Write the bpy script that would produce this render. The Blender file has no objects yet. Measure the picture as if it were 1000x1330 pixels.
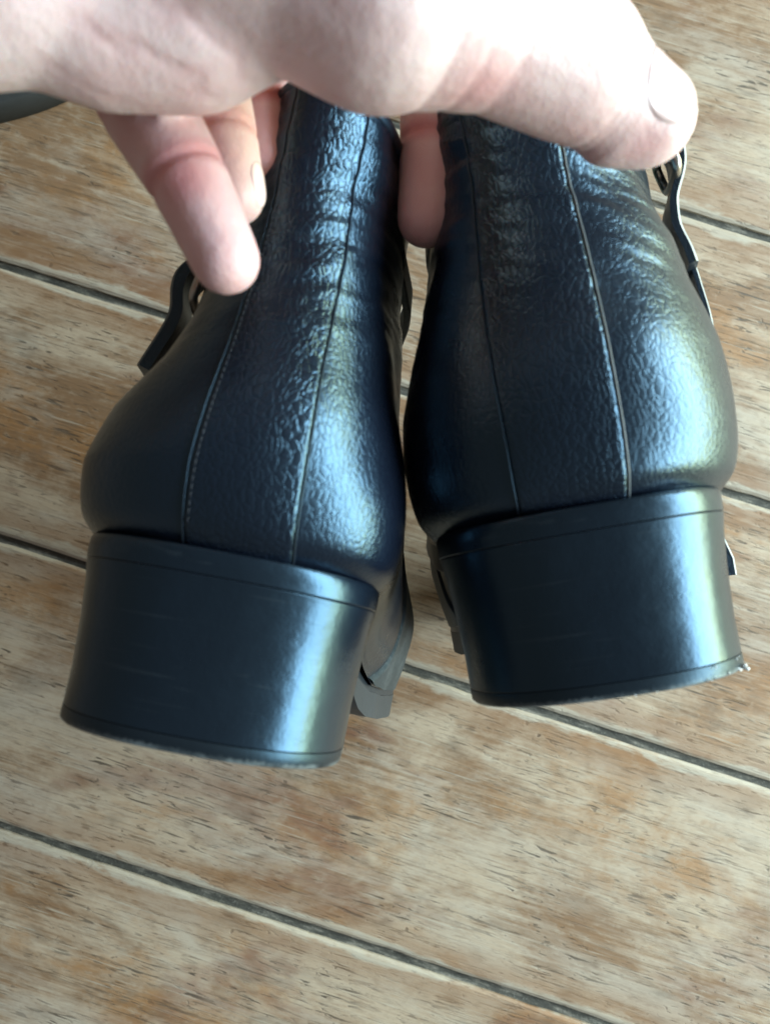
import bpy, bmesh, math, random
import numpy as np
from mathutils import Vector, Matrix, noise

random.seed(7)
sc = bpy.context.scene
C = sc.collection
R = math.radians

# ------------------------------------------------------------------ camera
H = 0.4420                       # height of the lens over the floor
TILT = R(3.92)
F_PX, CX, CY = 1005.0, 500.0, 665.0
cam_d = bpy.data.cameras.new('camera')
cam = bpy.data.objects.new('camera', cam_d)
C.objects.link(cam)
cam.location = (0, 0, H)
cam.rotation_euler = (TILT, 0, 0)
cam_d.sensor_fit = 'VERTICAL'
cam_d.sensor_height = 24
cam_d.lens = F_PX / 1330 * 24
cam_d.clip_start = 0.005
cam_d.clip_end = 50
cam_d.dof.use_dof = True
cam_d.dof.focus_distance = 0.29
cam_d.dof.aperture_fstop = 10.5
sc.camera = cam

# ------------------------------------------------------------------ light: a window to the right, a dim pale room
w = bpy.data.worlds.new('World')
sc.world = w
w.use_nodes = True
bg = w.node_tree.nodes['Background']
bg.inputs[0].default_value = (1.0, 0.95, 0.90, 1)
bg.inputs[1].default_value = 0.19


def area(name, loc, target, sx, sy, power, col):
    d = bpy.data.lights.new(name, 'AREA')
    d.shape = 'RECTANGLE'
    d.size, d.size_y = sx, sy
    d.energy = power
    d.color = col
    o = bpy.data.objects.new(name, d)
    C.objects.link(o)
    o.location = loc
    o.rotation_euler = (Vector(target) - Vector(loc)).to_track_quat('-Z', 'Y').to_euler()
    return o


area('window_sky_light', (1.35, 0.10, 0.80), (0, -0.05, 0.20), 2.0, 0.60, 98, (0.64, 0.86, 1.0))
area('window_garden_light', (1.42, 0.10, 0.36), (0, -0.05, 0.20), 2.0, 0.24, 34, (0.95, 1.0, 0.48))

vs = sc.view_settings
vs.view_transform = 'Standard'
vs.look = 'None'
vs.exposure = -0.12
vs.gamma = 1.0
sc.render.engine = 'CYCLES'

# ------------------------------------------------------------------ helpers
CAM_R = Vector((1, 0, 0))
CAM_U = Vector((0, math.cos(TILT), math.sin(TILT)))
CAM_F = Vector((0, math.sin(TILT), -math.cos(TILT)))
CAM_P = Vector((0, 0, H))


def at(px, py, d):
    """a point d centimetres in front of the lens"""
    d = d * 0.01
    return CAM_P + CAM_R * ((px - CX) / F_PX * d) + CAM_U * (-(py - CY) / F_PX * d) + CAM_F * d


def link(o, parent=None):
    C.objects.link(o)
    if parent:
        o.parent = parent
    return o


def mesh_obj(name, verts, faces, mat, parent=None, smooth=True):
    me = bpy.data.meshes.new(name)
    me.from_pydata([tuple(v) for v in verts], [], faces)
    me.validate()
    if smooth:
        me.polygons.foreach_set('use_smooth', [True] * len(me.polygons))
    me.materials.append(mat)
    return link(bpy.data.objects.new(name, me), parent)


def fix_normals(o):
    bm = bmesh.new()
    bm.from_mesh(o.data)
    bmesh.ops.remove_doubles(bm, verts=bm.verts, dist=2e-6)
    bmesh.ops.recalc_face_normals(bm, faces=bm.faces)
    bm.to_mesh(o.data)
    bm.free()


def tag(o, label=None, cat=None, group=None, kind=None):
    if label: o['label'] = label
    if cat: o['category'] = cat
    if group: o['group'] = group
    if kind: o['kind'] = kind
    return o


def bevel(o, wdt, seg=2, ang=40):
    m = o.modifiers.new('bevel', 'BEVEL')
    m.width = wdt
    m.segments = seg
    m.limit_method = 'ANGLE'
    m.angle_limit = R(ang)
    return o


class NT:
    def __init__(self, name):
        self.m = bpy.data.materials.new(name)
        self.m.use_nodes = True
        self.t = self.m.node_tree
        self.b = self.t.nodes['Principled BSDF']

    def n(self, typ, **kw):
        nd = self.t.nodes.new(typ)
        for k, v in kw.items():
            if k.startswith('i_'):
                key = k[2:]
                key = int(key) if key.isdigit() else key.replace('_', ' ')
                nd.inputs[key].default_value = v
            else:
                setattr(nd, k, v)
        return nd

    def l(self, a, b):
        self.t.links.new(a, b)

    def noise(self, vec, scale, detail=4, rough=0.6, dist=0.0):
        n = self.n('ShaderNodeTexNoise')
        n.inputs['Scale'].default_value = scale
        n.inputs['Detail'].default_value = detail
        n.inputs['Roughness'].default_value = rough
        n.inputs['Distortion'].default_value = dist
        self.l(vec, n.inputs['Vector'])
        return n.outputs['Fac']

    def mapping(self, vec, scale=(1, 1, 1), rot=(0, 0, 0), loc=(0, 0, 0)):
        n = self.n('ShaderNodeMapping')
        n.inputs['Scale'].default_value = scale
        n.inputs['Rotation'].default_value = rot
        n.inputs['Location'].default_value = loc
        self.l(vec, n.inputs['Vector'])
        return n.outputs[0]

    def ramp(self, fac, stops):
        n = self.n('ShaderNodeValToRGB')
        e = n.color_ramp.elements
        while len(e) < len(stops):
            e.new(0.5)
        for i, (p, c) in enumerate(stops):
            e[i].position = p
            e[i].color = c if len(c) == 4 else (*c, 1)
        self.l(fac, n.inputs[0])
        return n.outputs[0]

    def step(self, fac, a, b):
        n = self.n('ShaderNodeMapRange')
        n.inputs['From Min'].default_value = a
        n.inputs['From Max'].default_value = b
        self.l(fac, n.inputs['Value'])
        return n.outputs[0]

    def math(self, op, a, b=None, c=None):
        n = self.n('ShaderNodeMath', operation=op)
        for i, v in enumerate((a, b, c)):
            if v is None: continue
            if isinstance(v, (int, float)): n.inputs[i].default_value = v
            else: self.l(v, n.inputs[i])
        return n.outputs[0]

    def mix(self, fac, a, b, blend='MIX'):
        n = self.n('ShaderNodeMix', data_type='RGBA', blend_type=blend)
        for i, v in ((0, fac), (6, a), (7, b)):
            if isinstance(v, (int, float)): n.inputs[i].default_value = v
            elif isinstance(v, tuple): n.inputs[i].default_value = v if len(v) == 4 else (*v, 1)
            else: self.l(v, n.inputs[i])
        return n.outputs[2]

    def bump(self, height, strength, dist, prev=None):
        n = self.n('ShaderNodeBump')
        n.inputs['Strength'].default_value = strength
        n.inputs['Distance'].default_value = dist
        self.l(height, n.inputs['Height'])
        if prev is not None:
            self.l(prev, n.inputs['Normal'])
        self.l(n.outputs[0], self.b.inputs['Normal'])
        return n.outputs[0]

    def set(self, **kw):
        for k, v in kw.items():
            k = k.replace('_', ' ')
            s = self.b.inputs[k]
            if isinstance(v, (int, float)): s.default_value = v
            elif isinstance(v, tuple): s.default_value = v if len(v) == 4 or len(s.default_value) == 3 else (*v, 1)
            else: self.l(v, s)


# ------------------------------------------------------------------ materials
PLANK_W = 0.3426 * H
GAP = 0.0048


def mat_plank():
    k = NT('worn_wood')
    tc = k.n('ShaderNodeTexCoord').outputs['Object']
    rnd = k.n('ShaderNodeObjectInfo').outputs['Random']
    off = k.n('ShaderNodeCombineXYZ')
    k.l(k.math('MULTIPLY', rnd, 37.0), off.inputs[0])
    k.l(k.math('MULTIPLY', rnd, 11.0), off.inputs[2])
    add = k.n('ShaderNodeVectorMath', operation='ADD')
    k.l(tc, add.inputs[0]); k.l(off.outputs[0], add.inputs[1])
    P = add.outputs[0]
    # broad patches: worn-through varnish (pale grey-tan), varnish (brown), amber spots
    big = k.noise(k.mapping(P, (7, 12, 7)), 1.0, 7, 0.66, 0.3)
    big2 = k.noise(k.mapping(P, (10, 17, 9), loc=(3, 1, 0)), 1.0, 7, 0.68, 0.3)
    grain = k.noise(k.mapping(P, (26, 190, 20)), 1.0, 6, 0.72, 0.9)
    grain2 = k.noise(k.mapping(P, (90, 520, 20)), 1.0, 4, 0.7, 0.4)
    bare = (0.385, 0.292, 0.208)
    brown = (0.205, 0.116, 0.062)
    amber = (0.270, 0.128, 0.046)
    fib = k.noise(k.mapping(P, (14, 330, 20), loc=(4, 0, 0)), 1.0, 5, 0.7, 0.6)
    edge_ = k.math('MULTIPLY', k.math('SUBTRACT', fib, 0.5), 0.24)       # patches fray out along the fibres
    f = k.math('ADD', k.math('ADD', big, edge_), k.math('MULTIPLY', k.math('SUBTRACT', rnd, 0.5), 0.14))
    col = k.mix(k.step(f, 0.41, 0.54), brown, bare)
    col = k.mix(k.math('MULTIPLY', k.step(k.math('ADD', big2, edge_), 0.52, 0.63), 0.75), col, amber)
    red = k.noise(k.mapping(P, (8, 15, 9), loc=(9, 4, 2)), 1.0, 4, 0.6, 0.5)
    col = k.mix(k.math('MULTIPLY', k.step(k.math('ADD', red, edge_), 0.57, 0.68), 0.65), col, (0.150, 0.058, 0.034))
    grey = k.noise(k.mapping(P, (8, 19, 9), loc=(5, 7, 2)), 1.0, 6, 0.64, 0.5)
    col = k.mix(k.math('MULTIPLY', k.step(k.math('ADD', grey, edge_), 0.48, 0.64), 0.65), col, (0.375, 0.318, 0.258))
    # fibre streaks
    col = k.mix(k.math('MULTIPLY', k.step(fib, 0.54, 0.68), 0.16), col, (0.41, 0.335, 0.25))
    col = k.mix(k.math('MULTIPLY', k.step(fib, 0.45, 0.31), 0.22), col, (0.13, 0.075, 0.042))
    col = k.mix(k.math('MULTIPLY', k.step(grain, 0.46, 0.30), 0.18), col, (0.14, 0.082, 0.046))
    col = k.mix(k.math('MULTIPLY', k.step(grain2, 0.54, 0.67), 0.35), col, (0.12, 0.075, 0.045))
    mot = k.noise(k.mapping(P, (90, 150, 60), loc=(1, 8, 0)), 1.0, 5, 0.7, 0.3)
    col = k.mix(k.math('MULTIPLY', k.step(mot, 0.53, 0.68), 0.30), col, (0.15, 0.095, 0.060))
    col = k.mix(k.math('MULTIPLY', k.step(mot, 0.46, 0.32), 0.30), col, (0.40, 0.335, 0.26))
    # long thin drying cracks along the fibres
    crk = k.noise(k.mapping(P, (5, 260, 20), loc=(6, 3, 0)), 1.0, 3, 0.5, 0.4)
    crk = k.math('MULTIPLY', k.step(k.math('ABSOLUTE', k.math('SUBTRACT', crk, 0.5)), 0.010, 0.003), k.step(big2, 0.44, 0.56))
    col = k.mix(k.math('MULTIPLY', crk, 0.55), col, (0.06, 0.042, 0.030))
    # short nicks and dents in several directions
    marks = None
    for i, (sx, sy, rz, lo, hi, amt) in enumerate((
            (40, 480, 0.10, 0.64, 0.69, 0.85), (55, 540, 0.60, 0.65, 0.70, 0.85), (50, 520, -0.45, 0.65, 0.70, 0.85),
            (90, 420, 1.30, 0.685, 0.73, 0.85), (34, 80, 0.25, 0.58, 0.76, 0.45), (190, 420, 0.2, 0.66, 0.72, 0.6))):
        m_ = k.noise(k.mapping(P, (sx, sy, 60), (0, 0, rz), (i * 3.1, i, 0)), 1.0, 2, 0.45, 0.6)
        m_ = k.math('MULTIPLY', k.step(m_, lo, hi), amt)
        marks = m_ if marks is None else k.math('MAXIMUM', marks, m_)
    clump = k.step(k.noise(k.mapping(P, (22, 34, 20), loc=(2, 2, 2)), 1.0, 3, 0.6), 0.40, 0.58)
    marks = k.math('MULTIPLY', marks, k.math('ADD', k.math('MULTIPLY', clump, 0.85), 0.15))
    col = k.mix(marks, col, (0.060, 0.044, 0.033))
    # pale scratches
    scr = k.noise(k.mapping(P, (26, 900, 60), (0, 0, 0.12), (1, 5, 0)), 1.0, 2, 0.4, 0.3)
    scr = k.math('MULTIPLY', k.step(scr, 0.66, 0.72), 0.5)
    col = k.mix(scr, col, (0.4200, 0.3680, 0.2964))
    # worn pale arris along both long edges
    sep = k.n('ShaderNodeSeparateXYZ'); k.l(tc, sep.inputs[0])
    e = k.math('ABSOLUTE', sep.outputs[1])
    wob = k.noise(k.mapping(P, (18, 60, 20), loc=(8, 0, 0)), 1.0, 5, 0.65)
    e2 = k.math('ADD', e, k.math('MULTIPLY', k.math('SUBTRACT', wob, 0.5), 0.020))
    half = (PLANK_W - GAP) / 2
    ed = k.step(e2, half - 0.0045, half - 0.0026)
    col = k.mix(k.math('MULTIPLY', ed, k.step(grain2, 0.80, 0.40)), col, (0.36, 0.305, 0.24))
    # amber line just inside the worn arris
    ln = k.math('MULTIPLY', k.step(e2, half - 0.020, half - 0.008), k.math('SUBTRACT', 1.0, ed))
    col = k.mix(k.math('MULTIPLY', ln, 0.45), col, (0.2016, 0.1000, 0.0471))
    k.set(Base_Color=col, Roughness=k.math('ADD', 0.42, k.math('MULTIPLY', grey, 0.30)), Specular_IOR_Level=0.35)
    marks = k.math('MAXIMUM', marks, crk)
    h = k.math('SUBTRACT', k.math('ADD', k.math('MULTIPLY', fib, 0.7), k.math('MULTIPLY', grain2, 0.3)), k.math('MULTIPLY', marks, 0.8))
    k.bump(h, 0.55, 0.0006)
    return k.m


def mat_filler():
    k = NT('seam_filler')
    tc = k.n('ShaderNodeTexCoord').outputs['Object']
    n1 = k.noise(k.mapping(tc, (60, 300, 60)), 1.0, 5, 0.7)
    n2 = k.noise(tc, 900, 3, 0.6)
    col = k.ramp(n1, [(0.32, (0.018, 0.016, 0.012)), (0.52, (0.060, 0.054, 0.042)), (0.68, (0.20, 0.175, 0.14))])
    col = k.mix(k.math('MULTIPLY', k.step(n2, 0.62, 0.75), 0.5), col, (0.30, 0.29, 0.25))
    k.set(Base_Color=col, Roughness=0.8)
    k.bump(n2, 0.6, 0.0006)
    return k.m


def mat_leather(name, cell=680.0, grain=0.66, rough=0.28, base=(0.0040, 0.0054, 0.0110), wr=0.5, dust=0.0, coat=0.45):
    k = NT(name)
    tc = k.n('ShaderNodeTexCoord').outputs['Object']
    att = k.n('ShaderNodeAttribute', attribute_name='grain').outputs['Fac']
    warp = k.n('ShaderNodeTexNoise'); warp.inputs['Scale'].default_value = 160; warp.inputs['Detail'].default_value = 2
    k.l(tc, warp.inputs['Vector'])
    wv = k.n('ShaderNodeVectorMath', operation='MULTIPLY_ADD')
    k.l(warp.outputs['Color'], wv.inputs[0]); wv.inputs[1].default_value = (0.004, 0.004, 0.004)
    k.l(k.mapping(tc, (1.0, 1.0, 0.62), (0.0, 0.35, 0.0)), wv.inputs[2])
    v = k.n('ShaderNodeTexVoronoi', feature='DISTANCE_TO_EDGE'); v.inputs['Scale'].default_value = cell
    k.l(wv.outputs[0], v.inputs['Vector'])
    v2 = k.n('ShaderNodeTexVoronoi', feature='F1'); v2.inputs['Scale'].default_value = cell
    k.l(wv.outputs[0], v2.inputs['Vector'])
    groove = k.n('ShaderNodeMapRange', interpolation_type='SMOOTHSTEP')
    groove.inputs['From Max'].default_value = 0.16
    k.l(v.outputs['Distance'], groove.inputs['Value'])
    peb = k.math('ADD', k.math('MULTIPLY', groove.outputs[0], 0.9), k.math('MULTIPLY', v2.outputs['Distance'], -0.6))
    wrk = k.noise(k.mapping(tc, (170, 170, 620), (0, 0.55, 0)), 1.0, 3, 0.6, 1.5)
    fine = k.noise(tc, 2600, 3, 0.6)
    hide = k.noise(tc, 45, 3, 0.5)
    k.set(Roughness=k.math('ADD', rough - 0.06, k.math('MULTIPLY', hide, 0.14)), Specular_IOR_Level=0.85, Specular_Tint=(0.44, 0.76, 1.0, 1))
    col = (*base, 1)
    if dust > 0:
        dn = k.noise(tc, 700, 4, 0.7)
        dn2 = k.noise(tc, 60, 3, 0.6)
        col = k.mix(k.math('MULTIPLY', k.step(k.math('MULTIPLY', dn, dn2), 0.22, 0.42), dust), (*base, 1), (0.10, 0.105, 0.11, 1))
    k.set(Base_Color=col)
    b = k.bump(k.math('MULTIPLY', k.math('MULTIPLY', peb, att), 1.0), 0.24 * grain, 0.00036)
    b = k.bump(k.math('MULTIPLY', wrk, att), 0.24 * wr, 0.0006, b)
    k.bump(fine, 0.08, 0.0003, b)
    return k.m


def mat_heel():
    k = NT('heel_black')
    tc = k.n('ShaderNodeTexCoord').outputs['Object']
    lay = k.noise(k.mapping(tc, (8, 8, 520)), 1.0, 4, 0.65)
    blot = k.noise(tc, 70, 5, 0.65)
    scr = k.noise(k.mapping(tc, (30, 30, 900), (0.2, 0.35, 0)), 1.0, 2, 0.5)
    scr2 = k.noise(k.mapping(tc, (60, 60, 420), (0.1, -0.7, 0), (3, 0, 0)), 1.0, 3, 0.55)
    sc_ = k.math('MAXIMUM', k.step(scr, 0.66, 0.74), k.step(scr2, 0.67, 0.73))
    k.set(Base_Color=k.mix(k.math('MULTIPLY', sc_, 0.4), (0.0045, 0.0065, 0.0105, 1), (0.022, 0.026, 0.03, 1)),
          Roughness=k.math('ADD', 0.19, k.math('MULTIPLY', blot, 0.22)), Specular_IOR_Level=0.80, Specular_Tint=(0.42, 0.74, 1.0, 1))
    b = k.bump(lay, 0.10, 0.0004)
    b = k.bump(blot, 0.22, 0.0014, b)
    k.bump(k.noise(tc, 1500, 2, 0.5), 0.06, 0.0003, b)
    return k.m


def mat_lift():
    k = NT('heel_lift_rubber')
    tc = k.n('ShaderNodeTexCoord').outputs['Object']
    sep = k.n('ShaderNodeSeparateXYZ'); k.l(tc, sep.inputs[0])
    n = k.noise(tc, 900, 4, 0.7)
    n2 = k.noise(tc, 90, 3, 0.6)
    edge = k.step(k.math('ADD', sep.outputs[2], k.math('MULTIPLY', k.math('SUBTRACT', n, 0.5), 0.0022)), 0.0012, 0.0002)
    edge = k.math('MULTIPLY', edge, k.step(n2, 0.34, 0.56))
    col = k.mix(k.math('MULTIPLY', edge, 0.75), (0.0075, 0.0085, 0.011, 1), (0.20, 0.22, 0.22, 1))
    k.set(Base_Color=col, Roughness=0.40, Specular_IOR_Level=0.6, Specular_Tint=(0.42, 0.76, 1.0, 1))
    k.bump(n, 0.22, 0.0003)
    return k.m


def mat_simple(name, col, rough, metal=0.0, bscale=900, bs=0.15, bd=0.0003, spec=0.5):
    k = NT(name)
    tc = k.n('ShaderNodeTexCoord').outputs['Object']
    n = k.noise(tc, bscale, 4, 0.65)
    n2 = k.noise(tc, bscale * 0.12, 3, 0.6)
    c1 = tuple(c * 0.75 for c in col)
    c2 = tuple(min(1, c * 1.3) for c in col)
    k.set(Base_Color=k.mix(n2, (*c1, 1), (*c2, 1)), Metallic=metal, Roughness=rough, Specular_IOR_Level=spec)
    k.bump(n, bs, bd)
    return k.m


def mat_skin():
    k = NT('skin')
    tc = k.n('ShaderNodeTexCoord').outputs['Object']
    red = k.n('ShaderNodeAttribute', attribute_name='red').outputs['Fac']
    n = k.noise(tc, 70, 4, 0.6)
    n2 = k.noise(tc, 260, 3, 0.6)
    col = k.mix(k.step(n, 0.35, 0.7), (0.74, 0.560, 0.540, 1), (0.72, 0.495, 0.475, 1))
    col = k.mix(k.math('MULTIPLY', k.step(n2, 0.5, 0.75), 0.2), col, (0.66, 0.41, 0.38, 1))
    col = k.mix(red, col, (0.52, 0.155, 0.155, 1))
    k.set(Base_Color=col, Roughness=0.48, Specular_IOR_Level=0.4, Subsurface_Weight=0.35, Subsurface_Radius=(1.0, 0.35, 0.2), Subsurface_Scale=0.004)
    lines = k.noise(k.mapping(tc, (500, 500, 500)), 1.0, 3, 0.6)
    v = k.n('ShaderNodeTexVoronoi', feature='DISTANCE_TO_EDGE'); v.inputs['Scale'].default_value = 900
    k.l(tc, v.inputs['Vector'])
    b = k.bump(lines, 0.32, 0.0007)
    k.bump(v.outputs['Distance'], 0.15, 0.0004, b)
    return k.m


M_PLANK = mat_plank()
M_FILL = mat_filler()
M_LEATHER = mat_leather('black_leather')
M_STRIP = mat_leather('black_leather_strip', cell=620, grain=1.1, rough=0.27)
M_VAMP = mat_leather('black_leather_dusty', cell=500, grain=0.7, rough=0.5, base=(0.016, 0.017, 0.019), dust=0.6, coat=0.0)
M_STRAP = mat_leather('strap_leather', cell=600, grain=0.8, rough=0.40, base=(0.012, 0.013, 0.018))
M_HEEL = mat_heel()
M_LIFT = mat_lift()
M_SOLE = mat_simple('sole_rubber', (0.020, 0.024, 0.030), 0.55, bscale=800, bs=0.3)
M_RAW = mat_simple('raw_leather_edge', (0.30, 0.31, 0.31), 0.6, bscale=900)
M_THREAD = mat_simple('thread', (0.013, 0.016, 0.024), 0.55, bscale=3000)
M_PIPE = mat_simple('seam_edge', (0.060, 0.070, 0.080), 0.45, bscale=900)
M_BRASS = mat_simple('buckle_metal', (0.42, 0.38, 0.33), 0.38, metal=1.0, bscale=500)
M_DARKMETAL = mat_simple('dark_buckle_metal', (0.22, 0.23, 0.24), 0.35, metal=1.0, bscale=500)
M_LINING = mat_simple('lining', (0.045, 0.04, 0.037), 0.8)
M_LINT = mat_simple('lint', (0.72, 0.74, 0.74), 0.8)
M_SKIN = mat_skin()
M_NAIL = mat_simple('nail', (0.72, 0.52, 0.50), 0.18, bscale=200, bs=0.05)
M_CHARCOAL = mat_simple('plain_charcoal', (0.018, 0.018, 0.019), 0.75, bscale=1200, bs=0.4, bd=0.0005)

# ------------------------------------------------------------------ floor: boards with filled seams
TH = -0.30825                     # direction of the boards
OFF0 = 0.5677 * H                 # offset of the seam at the upper right, measured square to the boards
floor = tag(bpy.data.objects.new('floor', None), kind='structure')
C.objects.link(floor)
floor.rotation_euler = (0, 0, TH)
LEN = 2.2


def board_mesh(seed):
    half = (PLANK_W - GAP) / 2
    n = 260
    zb, ch, dr = -0.018, 0.0016, 0.0011
    vs_, fs = [], []
    for i in range(n + 1):
        x = -LEN / 2 + LEN * i / n
        a = 0.0011 * noise.noise((x * 16, seed * 3.1, 0)) + 0.0006 * noise.noise((x * 70, seed, 1))
        b = 0.0011 * noise.noise((x * 16, seed * 3.1, 9)) + 0.0006 * noise.noise((x * 70, seed, 4))
        for (y, z) in ((-half + a, zb), (-half + a, -dr), (-half + a + ch, -0.0002), (-half + a + 2 * ch, 0), (half + b - 2 * ch, 0), (half + b - ch, -0.0002), (half + b, -dr), (half + b, zb)):
            vs_.append((x, y, z))
    for i in range(n):
        for j in range(7):
            p = i * 8 + j
            fs.append((p, p + 8, p + 9, p + 1))
        fs.append((i * 8 + 7, i * 8 + 15, i * 8 + 8, i * 8))
    fs.append(tuple(range(7, -1, -1)))
    fs.append(tuple(n * 8 + i for i in range(8)))
    return vs_, fs


for k in range(-5, 8):
    # board k lies between seam k and seam k+1
    yc = OFF0 - PLANK_W * (k + 0.5)
    v_, f_ = board_mesh(k + 20)
    o = mesh_obj('plank', v_, f_, M_PLANK, floor, smooth=False)
    o.location = (0.13 * ((k * 7) % 5 - 2), yc, 0)
    ys = OFF0 - PLANK_W * k
    n = 160
    vs_, fs = [], []
    for i in range(n + 1):
        x = -LEN / 2 + LEN * i / n
        for j in range(5):
            y = (j / 4 - 0.5) * (GAP + 0.003)
            z = -0.0024 - 0.0006 * (1 - abs(j / 2 - 1)) + 0.0009 * noise.noise((x * 60, j * 0.7, k)) + 0.0005 * noise.noise((x * 240, j, k))
            vs_.append((x, y, min(z, -0.0013)))
    for i in range(n):
        for j in range(4):
            p = i * 5 + j
            fs.append((p, p + 5, p + 6, p + 1))
    s = mesh_obj('seam_filler', vs_, fs, M_FILL, floor)
    s.location = (0, ys, 0)

# ------------------------------------------------------------------ boots (centimetres in the builder, metres in the mesh)
#        back y, back z, front y, front z, width along the length (7 knots), back rounding, front rounding
LV = np.array([
    [0.25, 4.30, 27.0, 1.9, 3.48, 3.58, 3.35, 3.85, 4.15, 3.80, 3.0, 3.0, 4.0],
    [-0.30, 4.95, 27.3, 2.7, 3.75, 3.95, 3.85, 4.20, 4.55, 4.15, 3.4, 3.1, 4.0],
    [-0.62, 6.10, 26.7, 4.0, 3.78, 4.05, 4.15, 4.40, 4.80, 4.20, 3.2, 3.2, 4.0],
    [-0.50, 7.70, 24.2, 5.6, 3.50, 3.90, 4.15, 4.20, 4.30, 3.80, 3.0, 3.2, 4.0],
    [-0.05, 9.50, 19.5, 7.7, 3.15, 3.50, 3.90, 3.80, 3.60, 3.20, 2.6, 3.0, 3.6],
    [0.35, 11.3, 15.2, 10.4, 2.75, 3.10, 3.60, 3.50, 3.10, 2.80, 2.4, 2.8, 3.0],
    [0.45, 12.8, 12.8, 12.9, 2.45, 2.80, 3.40, 3.40, 3.10, 2.60, 2.4, 2.6, 3.0],
    [0.30, 14.3, 12.1, 14.6, 2.35, 2.65, 3.20, 3.25, 3.00, 2.50, 2.4, 2.5, 3.0],
    [0.05, 15.7, 12.0, 16.2, 2.35, 2.60, 3.10, 3.15, 2.90, 2.50, 2.4, 2.5, 3.0]])
FZ = [4.3, 6.0, 7.4, 8.8, 10.5, 13.0, 16.0]
# how far each side of each empty shaft is squeezed (left lateral, left medial, right lateral, right medial)
SQ = {(-1, 1): [1.0, 1.02, 0.95, 0.80, 0.74, 0.66, 0.58], (-1, -1): [1.0, 0.97, 0.93, 0.88, 0.84, 0.78, 0.76],
      (1, 1): [1.02, 1.05, 1.09, 1.14, 1.18, 1.16, 1.10], (1, -1): [1.0, 1.0, 1.0, 0.95, 0.86, 0.70, 0.66]}
KT = np.array([0, .12, .35, .55, .75, .9, 1.0])


def cat(tab, t):
    """Catmull-Rom through the rows of tab, t in 0..1"""
    n = len(tab) - 1
    f = min(max(t, 0), 1) * n
    i = min(int(f), n - 1)
    u = f - i
    p1, p2 = tab[i], tab[i + 1]
    p0 = tab[i - 1] if i > 0 else 2 * p1 - p2
    p3 = tab[i + 2] if i + 2 <= n else 2 * p2 - p1
    return 0.5 * (2 * p1 + (p2 - p0) * u + (2 * p0 - 5 * p1 + 4 * p2 - p3) * u * u + (3 * p1 - p0 - 3 * p2 + p3) * u ** 3)


SY = np.array([-1, 0.3, 4, 7, 10, 13, 16, 19, 22, 25, 28.0])
SZ = np.array([4.3, 4.3, 4.15, 3.55, 2.35, 1.45, 1.2, 1.12, 1.12, 1.3, 1.8])


def sole_z(y):
    return np.interp(y, SY, SZ)


def smooth_interp(x, xp, fp):
    # cosine-eased piecewise interpolation
    i = np.clip(np.searchsorted(xp, x) - 1, 0, len(xp) - 2)
    u = np.clip((x - xp[i]) / (xp[i + 1] - xp[i]), 0, 1)
    return fp[i] + (fp[i + 1] - fp[i]) * (u * u * (3 - 2 * u))


_cache = {}


def outline(s):
    """half outline at level s: arrays (arc, x, y, z) from the back to the front"""
    key = round(s, 6)
    if key in _cache:
        return _cache[key]
    r = cat(LV, s)
    yb, zb, yf, zf = r[:4]
    ra, rf = r[11], r[12]
    t = np.linspace(0, 1, 500)
    tau = (1 - np.cos(math.pi * t)) / 2
    y = yb + (yf - yb) * tau
    env = smooth_interp(tau, KT, r[4:11])
    a = np.clip((y - yb) / ra, 0, 1)
    b = np.clip((yf - y) / rf, 0, 1)
    x = env * np.sqrt(np.clip(1 - (1 - a) ** 2, 0, 1)) ** 0.9 * np.sqrt(np.clip(1 - (1 - b) ** 2, 0, 1))
    z = zb + (zf - zb) * tau
    fade = max(0, 1 - s * 8 / 3.0) ** 1.3
    z = z + (sole_z(y) - (4.3 + (1.9 - 4.3) * np.clip((y - .25) / 26.75, 0, 1))) * fade
    arc = np.concatenate([[0], np.cumsum(np.sqrt(np.diff(x) ** 2 + np.diff(y) ** 2))])
    _cache[key] = (arc, x, y, z)
    return _cache[key]


def surf(s, a, m):
    """point(s) on the upper: level s, a = centimetres round from the back (+ = lateral), m = -1 left boot / +1 right boot"""
    arc, X, Y, Z = outline(s)
    a = np.asarray(a, float)
    aa = np.minimum(np.abs(a), arc[-1])
    y = np.interp(aa, arc, Y)
    z = np.interp(aa, arc, Z)
    sd = 0.5 + 0.5 * np.tanh(a / 1.2)
    sq = np.interp(z, FZ, SQ[(m, 1)]) * sd + np.interp(z, FZ, SQ[(m, -1)]) * (1 - sd)
    x = np.interp(aa, arc, X) * np.where(a >= 0, 1.0, -1.0) * sq
    # the forefoot swings to the medial side
    sw = np.clip((y - 8) / 16, 0, 1)
    x = x - 0.9 * sw * sw * (3 - 2 * sw) * max(0, 1 - s * 1.6)
    return np.stack([x * m, y, z], -1)


def surf_n(s, a, m):
    e = 0.02
    a = np.asarray(a, float)
    ds = surf(round(min(s + e, 1), 5), a, m) - surf(round(max(s - e, 0), 5), a, m)
    da = surf(s, a + 0.1, m) - surf(s, a - 0.1, m)
    n = np.cross(da, ds) * m
    return n / (np.linalg.norm(n, axis=-1, keepdims=True) + 1e-9)


def rumple(p, m, seed):
    """soft dents and folds of the worn leather, in cm along the normal"""
    up = min(max((p[2] - 8.0) / 4.0, 0), 1)
    wz = 0.05 * noise.noise((p[0] * 0.5 + seed, p[1] * 0.5, p[2] * 0.45))
    wz += up * 0.055 * noise.noise((p[0] * 0.7 + seed, p[1] * 0.4, p[2] * 2.3 + 0.9 * p[0] * m))
    wz += up * 0.032 * noise.noise((p[0] * 1.1 + seed, p[1] * 0.6, p[2] * 5.0 + 2.2 * p[0] * m))
    wz += up * 0.10 * noise.noise((p[0] * 0.3, p[1] * 0.3 + seed, p[2] * 0.8))
    return wz


_LS = np.linspace(0, 1, 161)


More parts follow.
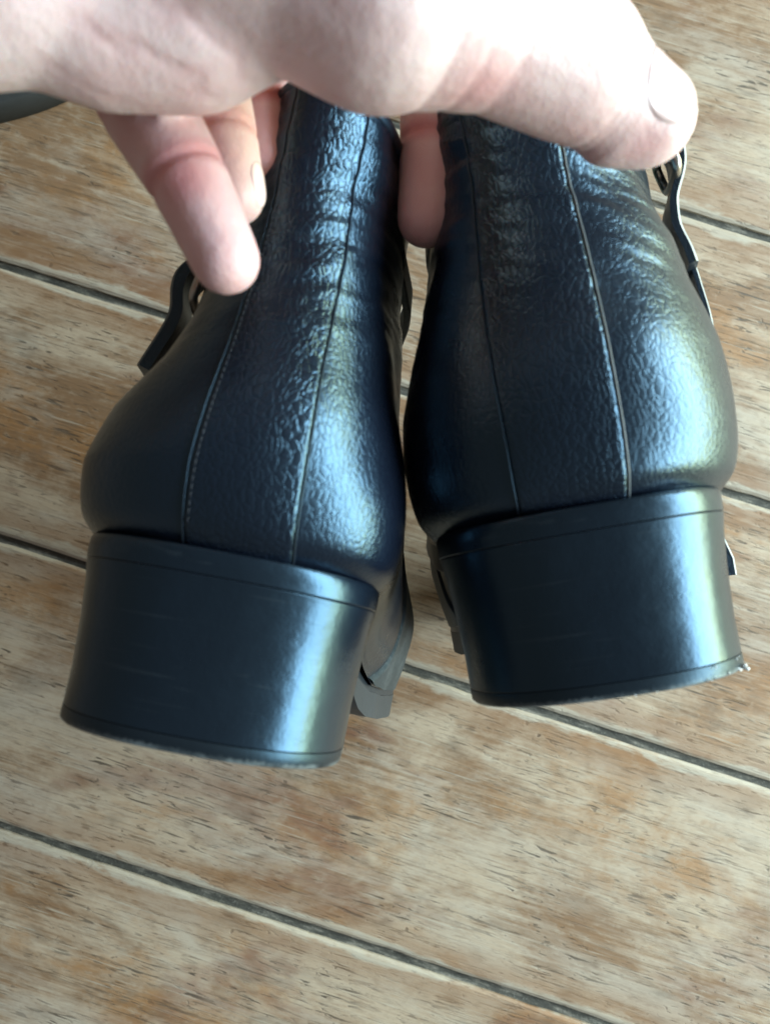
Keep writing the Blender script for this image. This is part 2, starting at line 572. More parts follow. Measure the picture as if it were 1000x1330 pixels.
def level_of(z, a, m):
    zz = []
    for q in _LS:
        arc, X, Y, Z = outline(q)
        zz.append(np.interp(min(abs(a), arc[-1]), arc, Z))
    return float(np.round(np.interp(z, zz, _LS), 5))


def set_attr(o, name, vals):
    at_ = o.data.attributes.new(name, 'FLOAT', 'POINT')
    at_.data.foreach_set('value', np.asarray(vals, dtype=np.float32))


def tube(name, pts, r, mat, parent, seg=8):
    pts = [Vector(p) for p in pts]
    vs_, fs = [], []
    n = len(pts)
    for i, p in enumerate(pts):
        t = (pts[min(i + 1, n - 1)] - pts[max(i - 1, 0)]).normalized()
        s1 = t.orthogonal().normalized() if i == 0 else (prev - t * prev.dot(t)).normalized()
        prev = s1
        s2 = t.cross(s1)
        for k in range(seg):
            an = 2 * math.pi * k / seg
            vs_.append((p + (s1 * math.cos(an) + s2 * math.sin(an)) * r) * 0.01)
    for i in range(n - 1):
        for k in range(seg):
            fs.append((i * seg + k, i * seg + (k + 1) % seg, (i + 1) * seg + (k + 1) % seg, (i + 1) * seg + k))
    fs.append(tuple(range(seg - 1, -1, -1)))
    fs.append(tuple((n - 1) * seg + k for k in range(seg)))
    return mesh_obj(name, vs_, fs, mat, parent)


def ribbon(name, rows, th, mat, parent, edge_mat=None):
    """rows: list of (left point, right point, outward normal) in cm; a strap with thickness th and rounded long edges"""
    vs_, fs, mi = [], [], []
    for (a, b, n) in rows:
        a, b, n = Vector(a), Vector(b), Vector(n).normalized()
        e = (b - a).normalized() * th * 0.35
        pr = [a, a + n * th * 0.75, a + e + n * th, b - e + n * th, b + n * th * 0.75, b]
        vs_ += [tuple(p * 0.01) for p in pr]
    for i in range(len(rows) - 1):
        for j in range(6):
            p, q = i * 6 + j, i * 6 + (j + 1) % 6
            fs.append((p, q, q + 6, p + 6))
            mi.append(1 if (edge_mat and j in (1, 3)) else 0)
    fs.append(tuple(range(5, -1, -1))); mi.append(0)
    k = (len(rows) - 1) * 6
    fs.append(tuple(k + i for i in range(6))); mi.append(0)
    me = bpy.data.meshes.new(name)
    me.from_pydata(vs_, [], fs)
    me.materials.append(mat)
    if edge_mat: me.materials.append(edge_mat)
    me.polygons.foreach_set('material_index', mi)
    me.polygons.foreach_set('use_smooth', [True] * len(fs))
    o = link(bpy.data.objects.new(name, me), parent)
    bm = bmesh.new(); bm.from_mesh(me); bmesh.ops.recalc_face_normals(bm, faces=bm.faces)
    for e_ in bm.edges:
        if len(e_.link_faces) == 2 and e_.calc_face_angle() > R(35): e_.smooth = False
    bm.to_mesh(me); bm.free()
    set_attr(o, 'grain', [0.8] * len(vs_))
    return o


def heel_outline(hw, yb, yf, m):
    """D outline of the heel, counter-clockwise from the front right"""
    pts = []
    n = 44
    for i in range(n + 1):
        an = math.pi * i / n
        cx, sy = math.cos(an), math.sin(an)
        x = hw * math.copysign(abs(cx) ** 0.80, cx)
        y = yb + 3.1 - 3.1 * abs(sy) ** 0.95
        pts.append((x, y))
    fr = []
    for i in range(1, 12):
        t = i / 12
        x = -hw + 2 * hw * t
        fr.append((x, yf - 0.5 * (1 - (2 * t - 1) ** 2)))
    return [(hw, yf)] + pts + [(-hw, yf)] + fr


def heel_piece(name, rows, mat, parent, m, bv=0.0):
    """rows of (z, half width, back y, front y)"""
    vs_, fs = [], []
    for (z, hw, yb, yf) in rows:
        ol = heel_outline(hw, yb, yf, m)
        n = len(ol)
        for (x, y) in ol:
            vs_.append((x * 0.01, y * 0.01, (z if not callable(z) else z(y)) * 0.01))
    for i in range(len(rows) - 1):
        for k in range(n):
            fs.append((i * n + k, i * n + (k + 1) % n, (i + 1) * n + (k + 1) % n, (i + 1) * n + k))
    fs.append(tuple(range(n)))
    fs.append(tuple((len(rows) - 1) * n + k for k in range(n - 1, -1, -1)))
    o = mesh_obj(name, vs_, fs, mat, parent)
    bm = bmesh.new(); bm.from_mesh(o.data); bmesh.ops.recalc_face_normals(bm, faces=bm.faces)
    for e_ in bm.edges:
        if len(e_.link_faces) == 2 and e_.calc_face_angle() > R(50): e_.smooth = False
    bm.to_mesh(o.data); bm.free()
    return o


def build_boot(name, m, label, seed):
    root = tag(bpy.data.objects.new(name, None), label, 'boot', 'pair of black ankle boots held by the hand')
    C.objects.link(root)
    # ---- upper
    NS, NU = 150, 260
    vs_, gr, fs = [], [], []
    for i in range(NS + 1):
        s = i / NS
        half = outline(s)[0][-1]
        f = 2 * np.arange(NU) / NU - 1                 # -1 medial front .. 0 back .. +1 lateral front
        A = np.sign(f) * np.abs(f) ** 1.15 * half
        PP, NN = surf(s, A, m), surf_n(s, A, m)
        for j in range(NU):
            p, n, a = PP[j], NN[j], A[j]
            wz = rumple(p, m, seed) if s >= 0.02 else 0
            p = p + n * wz
            vs_.append(p * 0.01)
            lat = min(max((a - 4.2) / 2.5, 0), 1)
            low = min(max((5.6 - p[2]) / 1.2, 0), 1)
            gr.append((1 - 0.75 * lat) * (1 - 0.5 * low))
    for i in range(NS):
        for j in range(NU):
            k2 = (j + 1) % NU
            fs.append((i * NU + j, i * NU + k2, (i + 1) * NU + k2, (i + 1) * NU + j))
    up_o = mesh_obj('upper', vs_, fs, M_LEATHER, root)
    set_attr(up_o, 'grain', gr)
    bm = bmesh.new(); bm.from_mesh(up_o.data); bmesh.ops.recalc_face_normals(bm, faces=bm.faces); bm.to_mesh(up_o.data); bm.free()
    # ---- lining seen in the shaft mouth and a rolled top edge
    vs_, fs = [], []
    NL = 24
    for i in range(NL + 1):
        s = 1.0 - 0.55 * i / NL
        half = outline(s)[0][-1]
        A = (2 * np.arange(96) / 96 - 1) * half
        vs_ += list((surf(s, A, m) - surf_n(s, A, m) * 0.32) * 0.01)
    for i in range(NL):
        for j in range(96):
            k2 = (j + 1) % 96
            fs.append((i * 96 + j, (i + 1) * 96 + j, (i + 1) * 96 + k2, i * 96 + k2))
    mesh_obj('lining', vs_, fs, M_LINING, root)
    half = outline(1.0)[0][-1]
    rim = []
    for j in range(121):
        a = (2 * j / 120 - 1) * half * 0.999
        rim.append(surf(1.0, a, m) - surf_n(0.98, a, m) * 0.14 + np.array([0, 0, 0.02]))
    tube('top_edge', rim, 0.2, M_STRAP, root, 8)
    # ---- back strip: a panel sewn over the heel seam, standing proud of the upper
    S0, S1, W = 0.004, 0.985, 1.22
    SO = -0.45 if m < 0 else -0.22          # the strip sits a little to the medial side
    off = 0.045
    vs_, gr, fs = [], [], []
    n1, n2 = 150, 40
    for i in range(n1 + 1):
        s = S0 + (S1 - S0) * i / n1
        ww = W + 0.10 * (i / n1)
        A = SO + (2 * np.arange(n2 + 1) / n2 - 1) * ww
        PP, NN = surf(s, A, m), surf_n(s, A, m)
        for j in range(n2 + 1):
            e = min(j, n2 - j)
            o_ = (-0.05, off * 0.8, off)[min(e, 2)]
            p, n = PP[j], NN[j]
            wz = rumple(p, m, seed)
            vs_.append((p + n * (o_ + wz)) * 0.01)
            gr.append(1.0)
    for i in range(n1):
        for j in range(n2):
            q = i * (n2 + 1) + j
            fs.append((q, q + 1, q + n2 + 2, q + n2 + 1))
    st = mesh_obj('back_strip', vs_, fs, M_STRIP, root)
    set_attr(st, 'grain', gr)
    fixn = bmesh.new(); fixn.from_mesh(st.data); bmesh.ops.recalc_face_normals(fixn, faces=fixn.faces); fixn.to_mesh(st.data); fixn.free()
    # seam edges
    for sgn in (-1, 1):
        pts = []
        for i in range(90):
            s = S0 + (S1 - S0) * i / 89
            ww = W + 0.10 * (i / 89)
            p = surf(s, SO + sgn * ww, m); n = surf_n(s, SO + sgn * ww, m)
            wz = rumple(p, m, seed)
            pts.append(p + n * (wz + 0.022))
        o = tube('seam_edge', pts, 0.034 if (m > 0 and sgn > 0) else 0.022, M_PIPE if (m > 0 and sgn > 0) else M_STRAP, st, 6)
    # stitches along both edges of the strip, one joined part
    vs_, fs = [], []
    for sgn in ((1,) if m < 0 else (-1,)):
        for i in range(64):
            z = 4.75 + i * 0.165
            a = SO + sgn * (W - 0.13)
            s = level_of(z, a, m)
            s2 = level_of(z + 0.11, a, m)
            p, q = surf(s, a, m), surf(s2, a, m)
            n = surf_n(s, a, m)
            wz = rumple(p, m, seed)
            n_ = Vector(n); d_ = Vector(q - p); side = d_.cross(n_).normalized() * 0.015
            b0 = Vector(p) + n_ * (wz + off + 0.005); b1 = Vector(q) + n_ * (wz + off + 0.005)
            k = len(vs_)
            for c in (b0, (b0 + b1) / 2 + n_ * 0.03, b1):
                vs_ += [tuple((c - side) * 0.01), tuple((c + n_ * 0.016) * 0.01), tuple((c + side) * 0.01)]
            for r_ in (0, 3):
                for j in (0, 1):
                    fs.append((k + r_ + j, k + r_ + j + 1, k + r_ + j + 4, k + r_ + j + 3))
    if m < 0:
        tag(mesh_obj('stitching', vs_, fs, M_THREAD, st), kind='stuff')
    # ---- outsole and welt
    def sole(nm, t_top, t_bot, grow, mat):
        arc, X, Y, Z = outline(0.0)
        N = 120
        top, bot = [], []
        for sgn in (1, -1):
            rng = range(N + 1) if sgn > 0 else range(N - 1, 0, -1)
            for i in rng:
                a = arc[-1] * i / N * sgn
                p = surf(0.0, a, m)
                n = surf_n(0.0, a, m); n[2] = 0; n /= np.linalg.norm(n) + 1e-9
                g = grow(p[1])
                p = p + n * g
                z = sole_z(p[1])
                top.append((p[0], p[1], z + t_top)); bot.append((p[0], p[1], z - t_bot(p[1])))
        n = len(top)
        vs2 = [(x * .01, y * .01, z * .01) for x, y, z in top + bot]
        fs2 = [(i, (i + 1) % n, n + (i + 1) % n, n + i) for i in range(n)]
        h = N
        # caps: strips across between the lateral and the medial half
        for base in (0, n):
            for i in range(N):
                l0, l1 = base + i, base + i + 1
                r0, r1 = base + (n - i) % n, base + (n - i - 1) % n
                if l0 == r0: fs2.append((l0, l1, r1))
                elif l1 == r1: fs2.append((l0, l1, r0))
                else: fs2.append((l0, l1, r1, r0))
        o = mesh_obj(nm, vs2, fs2, mat, root)
        b2 = bmesh.new(); b2.from_mesh(o.data); bmesh.ops.recalc_face_normals(b2, faces=b2.faces)
        for e_ in b2.edges:
            if len(e_.link_faces) == 2 and e_.calc_face_angle() > R(50): e_.smooth = False
        b2.to_mesh(o.data); b2.free()
        return o
    tb = lambda y: float(np.interp(y, [0, 6, 9.5, 12, 19, 24, 28], [0.30, 0.30, 0.40, 1.12, 1.18, 1.15, 0.9]))
    gw = lambda y: float(np.interp(y, [0, 6, 9, 14, 28], [-0.4, -0.4, -0.4, 0.05, 0.12]))
    bevel(sole('outsole', -0.22, tb, gw, M_SOLE), 0.004, 4, 50)
    gw2 = lambda y: float(np.interp(y, [0, 6, 12, 17, 28], [-0.30, -0.30, -0.20, 0.05, 0.09]))
    sole('welt', 0.03, lambda y: 0.215, gw2, M_STRAP)
    # ---- heel: rand, block, top lift
    heel = heel_piece('heel_block', [(0.335, 3.38, 0.335, 5.6), (1.2, 3.38, 0.32, 5.7), (2.4, 3.44, 0.24, 5.9), (3.3, 3.52, 0.14, 6.1), (3.72, 3.58, 0.07, 6.2)], M_HEEL, root, m)
    bevel(heel, 0.0003, 2, 45)
    rd = heel_piece('heel_rand', [(3.724, 3.582, 0.068, 6.2), (3.95, 3.595, 0.055, 6.3), (4.20, 3.60, 0.05, 6.3), (4.30, 3.54, 0.10, 6.3)], M_HEEL, root, m)
    bevel(rd, 0.0003, 2, 45)
    lf = heel_piece('heel_lift', [(0.0, 3.34, 0.37, 5.5), (0.05, 3.38, 0.335, 5.56), (0.28, 3.383, 0.333, 5.6), (0.33, 3.378, 0.337, 5.6)], M_LIFT, root, m)
    # ---- vamp toe cap, a dustier piece of leather over the forefoot
    vs_, fs, gr = [], [], []
    n1, n2 = 40, 120
    for i in range(n1 + 1):
        s = 0.004 + 0.40 * i / n1
        half = outline(s)[0][-1]
        y_e = 12.0 + 2.6 * math.sin(math.pi * i / n1 * 0.9)
        arc, X, Y, Z = outline(s)
        a0 = float(np.interp(y_e, Y, arc))
        jj = np.arange(n2 + 1)
        A = a0 + (half - a0) * (1 - np.abs(2 * jj / n2 - 1))
        A = np.where(jj <= n2 / 2, A, -A)
        PP, NN = surf(s, A, m), surf_n(s, A, m)
        for j in range(n2 + 1):
            e = min(j, n2 - j)
            o_ = -0.06 if (e == 0 or i == n1) else 0.12
            vs_.append((PP[j] + NN[j] * o_) * 0.01); gr.append(0.8)
    for i in range(n1):
        for j in range(n2):
            q = i * (n2 + 1) + j
            fs.append((q, q + 1, q + n2 + 2, q + n2 + 1))
    va = mesh_obj('vamp', vs_, fs, M_VAMP, root)
    set_attr(va, 'grain', gr)
    b2 = bmesh.new(); b2.from_mesh(va.data); bmesh.ops.recalc_face_normals(b2, faces=b2.faces); b2.to_mesh(va.data); b2.free()
    # ---- lateral side strap running down from the ankle to the sole
    def side_rows(yc, wd, zs, offs, lift=None):
        rows = []
        for i, z in enumerate(zs):
            pr = []
            for dy in (-wd / 2, wd / 2):
                # find the arc position whose y equals yc + dy at this height
                s = 0.5
                for _ in range(6):
                    arc, X, Y, Z = outline(s)
                    a = float(np.interp(yc + dy, Y, arc))
                    s = level_of(z, a, m)
                pr.append((surf(s, a, m), surf_n(s, a, m)))
            o_ = offs[i]
            nn = (pr[0][1] + pr[1][1]) / 2
            rows.append((pr[0][0] + nn * o_, pr[1][0] + nn * o_, nn))
        return rows
    zs = [4.4 + 0.25 * i for i in range(26)]
    ribbon('side_strap', side_rows(5.6, 1.5, zs, [min(0.5, 0.05 + 0.07 * i) + 0.02 * math.sin(i * 0.7) for i in range(26)]), 0.16, M_STRAP, root, M_RAW if m > 0 else None)
    # buckle strap with a loose tail on the lateral side
    NZ = 48
    zt = [15.0 - 4.4 * i / (NZ - 1) for i in range(NZ)]
    kz = [9.6, 10.2, 11.0, 11.8, 12.6, 13.3, 14.0, 14.6, 15.2]
    kp = [0.38, 0.36, 0.40, 0.28, 0.42, 0.95, 1.15, 1.0, 0.6]
    if m < 0:
        zt = [14.2 - 5.3 * i / (NZ - 1) for i in range(NZ)]
        kz = [8.6, 9.3, 10.2, 10.9, 11.5, 12.1, 12.7, 13.4, 14.4]
        kp = [0.95, 0.90, 0.80, 0.78, 1.05, 1.10, 0.75, 0.45, 0.2]
    prof = np.interp(zt, kz, kp)
    for _ in range(6):
        prof = np.convolve(np.pad(prof, 1, mode='edge'), [0.25, 0.5, 0.25], 'valid')
    raw = M_RAW if m > 0 else None
    bs = ribbon('buckle_strap', side_rows(5.0, 1.5, zt, list(prof)), 0.26 if m > 0 else 0.42, M_STRAP, root, raw)
    # strap going on round the front of the ankle
    rows = []
    for i in range(60):
        f = i / 59
        s = 0.82 - 0.04 * math.sin(f * math.pi)
        half = outline(s)[0][-1]
        a_l = float(np.interp(5.4, outline(s)[2], outline(s)[0]))
        a = a_l + (2 * half - a_l - 5.5) * f
        a = a if a <= half else -(2 * half - a)
        q0, q1 = surf(s - 0.035, a, m), surf(s + 0.035, a, m)
        n = surf_n(s, a, m)
        e_ = min(f, 1 - f) * 8
        o_ = -0.2 + 0.32 * min(1, e_)
        rows.append((q0 + n * o_, q1 + n * o_, n))
    ribbon('ankle_strap', rows, 0.22, M_STRAP, root)
    # buckle: rounded frame and prong
    def buckle(yc, z, hw, hh, offn, mat, nm, rr=0.13):
        r_ = side_rows(yc, 0.4, [z - 0.3, z + 0.3], [0, 0])
        p0 = (Vector(r_[0][0]) + Vector(r_[0][1]) + Vector(r_[1][0]) + Vector(r_[1][1])) / 4
        n_ = (Vector(r_[0][2]) + Vector(r_[1][2])).normalized()
        ty = Vector((0, 1, 0)); ty = (ty - n_ * ty.dot(n_)).normalized()
        tz = n_.cross(ty); tz = tz if tz.z > 0 else -tz
        c = p0 + n_ * offn
        pts = []
        for i in range(41):
            an = 2 * math.pi * i / 40
            cx, sy = math.cos(an), math.sin(an)
            pts.append(c + ty * hw * math.copysign(abs(cx) ** 0.45, cx) + tz * hh * math.copysign(abs(sy) ** 0.45, sy))
        b = tube(nm, pts, rr, mat, root, 10)
        tube('prong', [c - tz * hh, c - tz * 0.2 * hh + n_ * 0.18, c + tz * hh * 1.05 + n_ * 0.12], 0.075, mat, b, 8)
        return b
    if m > 0:
        buckle(4.6, 13.55, 0.9, 0.5, 0.75, M_BRASS, 'buckle')
    else:
        buckle(4.4, 11.7, 0.8, 0.5, 0.55, M_BRASS, 'buckle')
    # lower strap across the instep with its own buckle
    rows = []
    fm = 1.0 if m > 0 else 0.6
    for i in range(70):
        f = i / 69 * fm
        s = 0.18 + 0.26 * math.sin(f * math.pi)
        half = outline(s)[0][-1]
        y_ = 10.5 + 2.5 * math.sin(f * math.pi)
        a_e = float(np.interp(y_, outline(s)[2], outline(s)[0]))
        a = a_e + (half - a_e) * (1 - abs(2 * f - 1)) * 1.0
        a = a if f <= 0.5 else -a
        n = surf_n(s, a, m)
        q0, q1 = surf(s - 0.04, a, m), surf(s + 0.04, a, m)
        o_ = -0.2 + 0.32 * min(1, min(f, fm - f) * 8)
        rows.append((q0 + n * o_, q1 + n * o_, n))
    ribbon('instep_strap', rows, 0.2, M_STRAP, root)
    buckle(11.4, 4.2, 0.8, 0.75, 0.5, M_DARKMETAL, 'instep_buckle', 0.15)
    if m > 0:
        # loose end of the instep strap standing off the outer side
        path = [(3.5, 4.2), (3.95, 4.05), (4.45, 3.6), (4.78, 3.0), (4.92, 2.4), (4.90, 1.9)]
        rows = []
        for i, (x, z) in enumerate(path):
            x0, z0 = path[max(i - 1, 0)]; x1, z1 = path[min(i + 1, len(path) - 1)]
            n = Vector((-(z1 - z0), 0, x1 - x0)).normalized()
            n = n if n.x > 0 else -n
            rows.append(((x, 8.4, z), (x, 9.7, z), n))
        ribbon('strap_end', rows, 0.28, M_STRAP, root, M_RAW)
    return root


def rotvec(v):
    v = Vector([R(c) for c in v])
    a = v.length
    return np.array(Matrix.Rotation(a, 3, v.normalized()))


def place(root, rv, t):
    Rm = rotvec(rv)
    B = np.array([[1, 0, 0], [0, 0, 1], [0, 1, 0.]])
    Wm = np.array([list(CAM_R), list(CAM_U), list(CAM_F)]).T
    M3 = Wm @ Rm @ B
    T = CAM_P + CAM_R * t[0] * .01 + CAM_U * t[1] * .01 + CAM_F * t[2] * .01
    mw = Matrix([list(M3[0]) + [T.x], list(M3[1]) + [T.y], list(M3[2]) + [T.z], [0, 0, 0, 1]])
    root.matrix_world = mw


boot_l = build_boot('ankle_boot', -1, 'black leather ankle boot on the left, its heel hanging lower, three fingers gripping its side', 3.0)
place(boot_l, (9.8, 0.0, -10.5), (-4.39, -4.95, 15.73))
boot_r = build_boot('ankle_boot', 1, 'black leather ankle boot on the right under the thumb, white lint on its heel corner', 11.0)
place(boot_r, (5.45, 8.4, 9.8), (5.08, -4.05, 16.62))

# lint caught on the corner of the right heel
rr = random.Random(5)
bits = [(3.02, 1.35, 0.05, 0.16, 0.045), (2.95, 1.22, 0.02, 0.12, 0.035), (3.05, 1.45, 0.10, 0.10, 0.03)]
for _ in range(11):
    t = rr.uniform(0.05, 0.98) ** 0.6
    x = -0.6 + 3.7 * t
    bits.append((x, None, rr.choice((0.02, 0.05, 0.30, 0.34)) + rr.uniform(-.02, .03), rr.uniform(0.02, 0.09), rr.uniform(0.007, 0.018)))
OL = sorted(p for p in heel_outline(3.385, 0.33, 5.6, 1)[1:46])
for (x, y, z, ln, r_) in bits:
    y = float(np.interp(x, [p[0] for p in OL], [p[1] for p in OL])) - 0.01
    p0 = Vector((x, y, z))
    d = Vector((rr.uniform(-1, 1), rr.uniform(-.4, .1), rr.uniform(-.6, .3))).normalized()
    tube('lint_speck', [p0, p0 + d * ln * 0.5 + Vector((0.015, -0.01, 0.01)), p0 + d * ln], r_, M_LINT, boot_r, 5)

# ------------------------------------------------------------------ hand
HAND = bpy.data.objects.new('hand', None)


def capsule(bm, A, rA, B, rB, seg=20):
    d = (B - A)
    L = d.length
    t = d.normalized()
    s1 = t.orthogonal().normalized()
    s2 = t.cross(s1)
    rings = []
    nh = 7
    for i in range(nh):
        an = -math.pi / 2 + (math.pi / 2) * i / (nh - 1)
        rings.append((A + t * rA * math.sin(an), rA * math.cos(an)))
    for i in range(nh):
        an = (math.pi / 2) * i / (nh - 1)
        rings.append((B + t * rB * math.sin(an), rB * math.cos(an)))
    prev = None
    for (c, r) in rings:
        r = max(r, 1e-5)
        cur = [bm.verts.new(c + (s1 * math.cos(2 * math.pi * k / seg) + s2 * math.sin(2 * math.pi * k / seg)) * r) for k in range(seg)]
        if prev:
            for k in range(seg):
                bm.faces.new((prev[k], prev[(k + 1) % seg], cur[(k + 1) % seg], cur[k]))
        else:
            bm.faces.new(cur[::-1])
        prev = cur
    bm.faces.new(prev)


def J(px, py, d, r):
    return (at(px, py, d), r * 0.01)


thumb = [J(838, 152, 15.3, .97), J(800, 132, 15.1, 1.10), J(742, 84, 14.5, 1.36), J(655, 46, 13.9, 1.36), J(580, 12, 13.4, 1.62), J(495, -12, 13.0, 1.92), J(400, -70, 12.9, 2.0), J(250, -110, 12.8, 2.1), J(60, -110, 12.7, 2.1)]
pad = [J(795, 158, 15.2, .86), J(835, 158, 15.3, .90)]
hypo = [J(60, 5, 12.9, 1.35), J(140, 28, 13.2, 1.42), J(245, 22, 13.4, 1.55), J(320, -25, 13.4, 1.6), J(400, -60, 13.2, 1.7)]
arm = [J(140, -60, 13.0, 1.9), J(20, -40, 12.6, 1.75), J(-80, -20, 12.4, 1.6), J(-330, -30, 12.6, 1.9), J(-800, -60, 13.2, 2.6)]
arm2 = [J(60, -150, 13.0, 2.1), J(-80, -170, 12.8, 2.0), J(-330, -190, 13.0, 2.2), J(-800, -220, 13.6, 2.9)]
pinky = [J(150, -10, 14.6, 1.25), J(158, 60, 15.8, 1.05), J(190, 140, 15.6, .95), J(246, 236, 15.1, .80), J(293, 337, 14.9, .68)]
ring = [J(230, -50, 15.6, 1.3), J(262, -10, 18.0, 1.05), J(272, 95, 18.0, .88), J(292, 185, 17.5, .78), J(306, 254, 17.2, .66)]
middle = [J(310, -90, 16.5, 1.35), J(370, -60, 20.5, 1.08), J(338, 55, 20.2, .92), J(342, 150, 19.7, .82), J(348, 218, 19.3, .70)]
index = [J(420, -90, 16.0, 1.4), J(520, -75, 20.3, 1.1), J(562, 60, 20.9, .90), J(561, 190, 20.8, .88), J(554, 283, 20.6, .80)]
cross = [J(158, 40, 15.8, 1.1), J(262, -20, 17.8, 1.15), J(370, -70, 20.2, 1.15), J(520, -80, 20.2, 1.15)]
bm = bmesh.new()
for ch in (thumb, pad, hypo, arm, arm2, pinky, ring, middle, index, cross):
    for (a, ra), (b, rb) in zip(ch[:-1], ch[1:]):
        capsule(bm, a, ra, b, rb)
for (a, ra), (b, rb) in ((thumb[5], index[1]), (thumb[6], middle[0]), (hypo[2], ring[0]), (thumb[7], hypo[1]), (thumb[6], hypo[3]), (arm2[0], arm[0])):
    capsule(bm, a, ra * 0.9, b, rb * 0.95)
me = bpy.data.meshes.new('hand_src')
bm.to_mesh(me)
bm.free()
tmp = bpy.data.objects.new('hand_src', me)
C.objects.link(tmp)
rm = tmp.modifiers.new('r', 'REMESH'); rm.mode = 'VOXEL'; rm.voxel_size = 0.0009
sm = tmp.modifiers.new('s', 'SMOOTH'); sm.factor = 0.5; sm.iterations = 14
bpy.context.view_layer.update()
dg = bpy.context.evaluated_depsgraph_get()
hm = bpy.data.meshes.new_from_object(tmp.evaluated_get(dg))
bpy.data.objects.remove(tmp)
hm.name = 'hand'
nv = len(hm.vertices)
co = np.empty(nv * 3); hm.vertices.foreach_get('co', co); co = co.reshape(-1, 3)
no = np.empty(nv * 3); hm.vertex_normals.foreach_get('vector', no); no = no.reshape(-1, 3)
red = np.zeros(nv)
disp = np.zeros(nv)


def crease(c, axis, rad, depth, wd, rd=0.0, rw=3.0):
    c, axis = np.array(c), np.array(Vector(axis).normalized())
    v = co - c
    t = v @ axis
    r = np.linalg.norm(v - np.outer(t, axis), axis=1)
    t = t + 0.0006 * np.sin(r * 900)
    m_ = np.clip((rad - r) / (rad * 0.3), 0, 1)
    disp[:] -= depth * m_ * np.exp(-(t / wd) ** 2)
    red[:] = np.maximum(red, rd * m_ * np.exp(-(t / (wd * rw)) ** 2))


def blush(c, rad, amt):
    d = np.linalg.norm(co - np.array(c), axis=1)
    red[:] = np.maximum(red, amt * np.exp(-(d / rad) ** 2))


for ch, amt in ((pinky, .80), (ring, .60), (middle, .95), (index, 1.0)):
    for i in (2, 3):
        ax = ch[i + 1][0] - ch[i - 1][0]
        crease(ch[i][0], ax, 0.012, 0.0007, 0.0009, amt * 0.9, 4.5)
    blush(ch[-1][0], 0.009, amt * 0.8)
    for i in (1, 2, 3):
        blush((ch[i][0] + ch[i + 1][0]) / 2, 0.011, amt * 0.75)
ax = thumb[0][0] - thumb[2][0]
for t, dp in ((0.40, .0003), (0.50, .00035), (0.60, .0002)):
    crease(thumb[2][0].lerp(thumb[0][0], t), ax, 0.017, dp, 0.0008, 0.10, 2)
ax = thumb[2][0] - thumb[4][0]
for t, dp in ((-.05, .0003), (0.18, .0003), (0.40, .0002)):
    crease(thumb[4][0].lerp(thumb[2][0], t), ax, 0.022, dp, 0.0010, 0.08, 2)
for px, py, dx, dy, dp in ((230, 60, -.25, 1, .0003), (170, 85, -.15, 1, .0002), (300, 40, -.45, 1, .0003)):
    crease(at(px, py, 11.9), CAM_R * dx - CAM_U * dy, 0.02, dp, 0.0008, 0.22, 3)
blush(pinky[3][0].lerp(pinky[4][0], 0.15) - CAM_F * 0.008, 0.008, 0.75)
blush(at(625, 125, 13.2), 0.008, 0.50)
blush(at(845, 205, 14.6), 0.006, 0.55)
blush(at(470, 60, 11.2), 0.014, 0.12)
blush(at(740, 200, 14.5), 0.010, 0.25)
co2 = co + no * disp[:, None]
# thin skin folds everywhere
hm.vertices.foreach_set('co', co2.reshape(-1))
hm.update()
hm.materials.clear()
hm.materials.append(M_SKIN)
hm.polygons.foreach_set('use_smooth', [True] * len(hm.polygons))
hand = bpy.data.objects.new('hand', hm)
C.objects.link(hand)
set_attr(hand, 'red', np.clip(red, 0, 1))
tag(hand, 'bare pale hand gripping both boot shafts, thumb stretched across the right boot', 'hand')


from mathutils.bvhtree import BVHTree
HB = BVHTree.FromPolygons([Vector(v) for v in co2], [tuple(p.vertices) for p in hm.polygons])


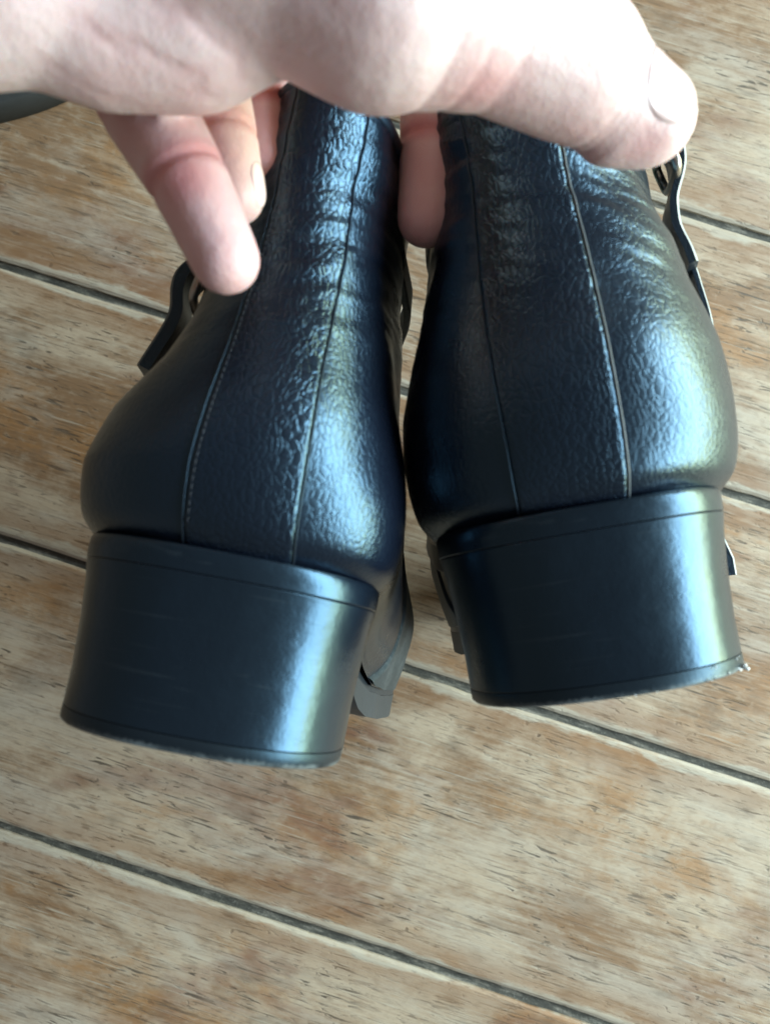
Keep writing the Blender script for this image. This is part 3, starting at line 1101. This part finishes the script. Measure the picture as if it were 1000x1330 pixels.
def nail(tip, prev, rad, outward, wd, ln, nm='nail'):
    """a curved plate lying on the rounded end of a finger"""
    ax = (tip - prev).normalized()
    n0 = (outward - ax * outward.dot(ax)).normalized()
    sd = ax.cross(n0)
    vs_, fs = [], []
    N = 16
    for layer in (0, 1):
        for i in range(N + 1):
            for j in range(N + 1):
                u, v = 2 * i / N - 1, 2 * j / N - 1
                k = math.sqrt(max(0, 1 - 0.5 * v * v)); k2 = math.sqrt(max(0, 1 - 0.5 * u * u))
                uu, vv = u * k, v * k2
                an = uu * wd / rad / 2
                al = vv * ln / 2
                rad2 = uu * uu + vv * vv
                base = tip + ax * (al - rad * 0.10)
                dr = (n0 * math.cos(an) + sd * math.sin(an)).normalized()
                hit = HB.ray_cast(base + dr * rad * 2.5, -dr)[0]
                sp = hit if hit is not None else base + dr * rad
                vs_.append(sp + dr * ((0.00042 - 0.00034 * rad2 ** 2) if layer == 0 else -0.0008))
    W_ = N + 1
    for layer in (0, 1):
        b = layer * W_ * W_
        for i in range(N):
            for j in range(N):
                q = b + i * W_ + j
                fs.append((q, q + 1, q + W_ + 1, q + W_) if layer == 0 else (q, q + W_, q + W_ + 1, q + 1))
    per = [i for i in range(W_)] + [i * W_ + N for i in range(1, W_)] + [N * W_ + i for i in range(N - 1, -1, -1)] + [i * W_ for i in range(N - 1, 0, -1)]
    o_ = W_ * W_
    for a, b in zip(per, per[1:] + per[:1]):
        fs.append((a, b, b + o_, a + o_))
    o = mesh_obj(nm, vs_, fs, M_NAIL, hand)
    fix_normals(o)
    return o


nail(thumb[0][0], thumb[1][0], thumb[0][1], CAM_R * 0.22 + CAM_U * 0.16 - CAM_F * 1.0, 0.0140, 0.0145)
nail(ring[4][0], ring[3][0], ring[4][1], CAM_R * 1.0 + CAM_U * 0.1 - CAM_F * 0.12, 0.0090, 0.0100)
back = CAM_F
nail(pinky[4][0], pinky[3][0], pinky[4][1], CAM_F - CAM_R * 0.5, 0.0090, 0.0095)
nail(middle[4][0], middle[3][0], middle[4][1], CAM_F - CAM_R * 0.5, 0.0100, 0.0110)
nail(index[4][0], index[3][0], index[4][1], CAM_F, 0.0105, 0.0115)

# ------------------------------------------------------------------ unidentified dark thing with a curved edge on the floor, below the wrist
c = at(-70, 40, 44.0)
vs_, fs = [], []
N = 64
prof = [(1.0, 0.0), (1.0, 0.010), (0.985, 0.0145), (0.95, 0.016), (0.0, 0.0165)]
for (k, z) in prof:
    for i in range(N):
        an = 2 * math.pi * i / N
        x = 0.095 * k * math.copysign(abs(math.cos(an)) ** 0.8, math.cos(an))
        y = 0.046 * k * math.copysign(abs(math.sin(an)) ** 0.9, math.sin(an))
        vs_.append((x, y, z + 0.0005))
for r_ in range(len(prof) - 1):
    for i in range(N):
        fs.append((r_ * N + i, r_ * N + (i + 1) % N, (r_ + 1) * N + (i + 1) % N, (r_ + 1) * N + i))
fs.append(tuple(range(N - 1, -1, -1)))
mt = mesh_obj('mat', vs_, fs, M_CHARCOAL)
fix_normals(mt)
mt.location = (c.x, c.y, 0)
mt.rotation_euler = (0, 0, R(12))
tag(mt, 'plain charcoal object, unidentified, with a rounded edge on the floor below the wrist', 'mat')
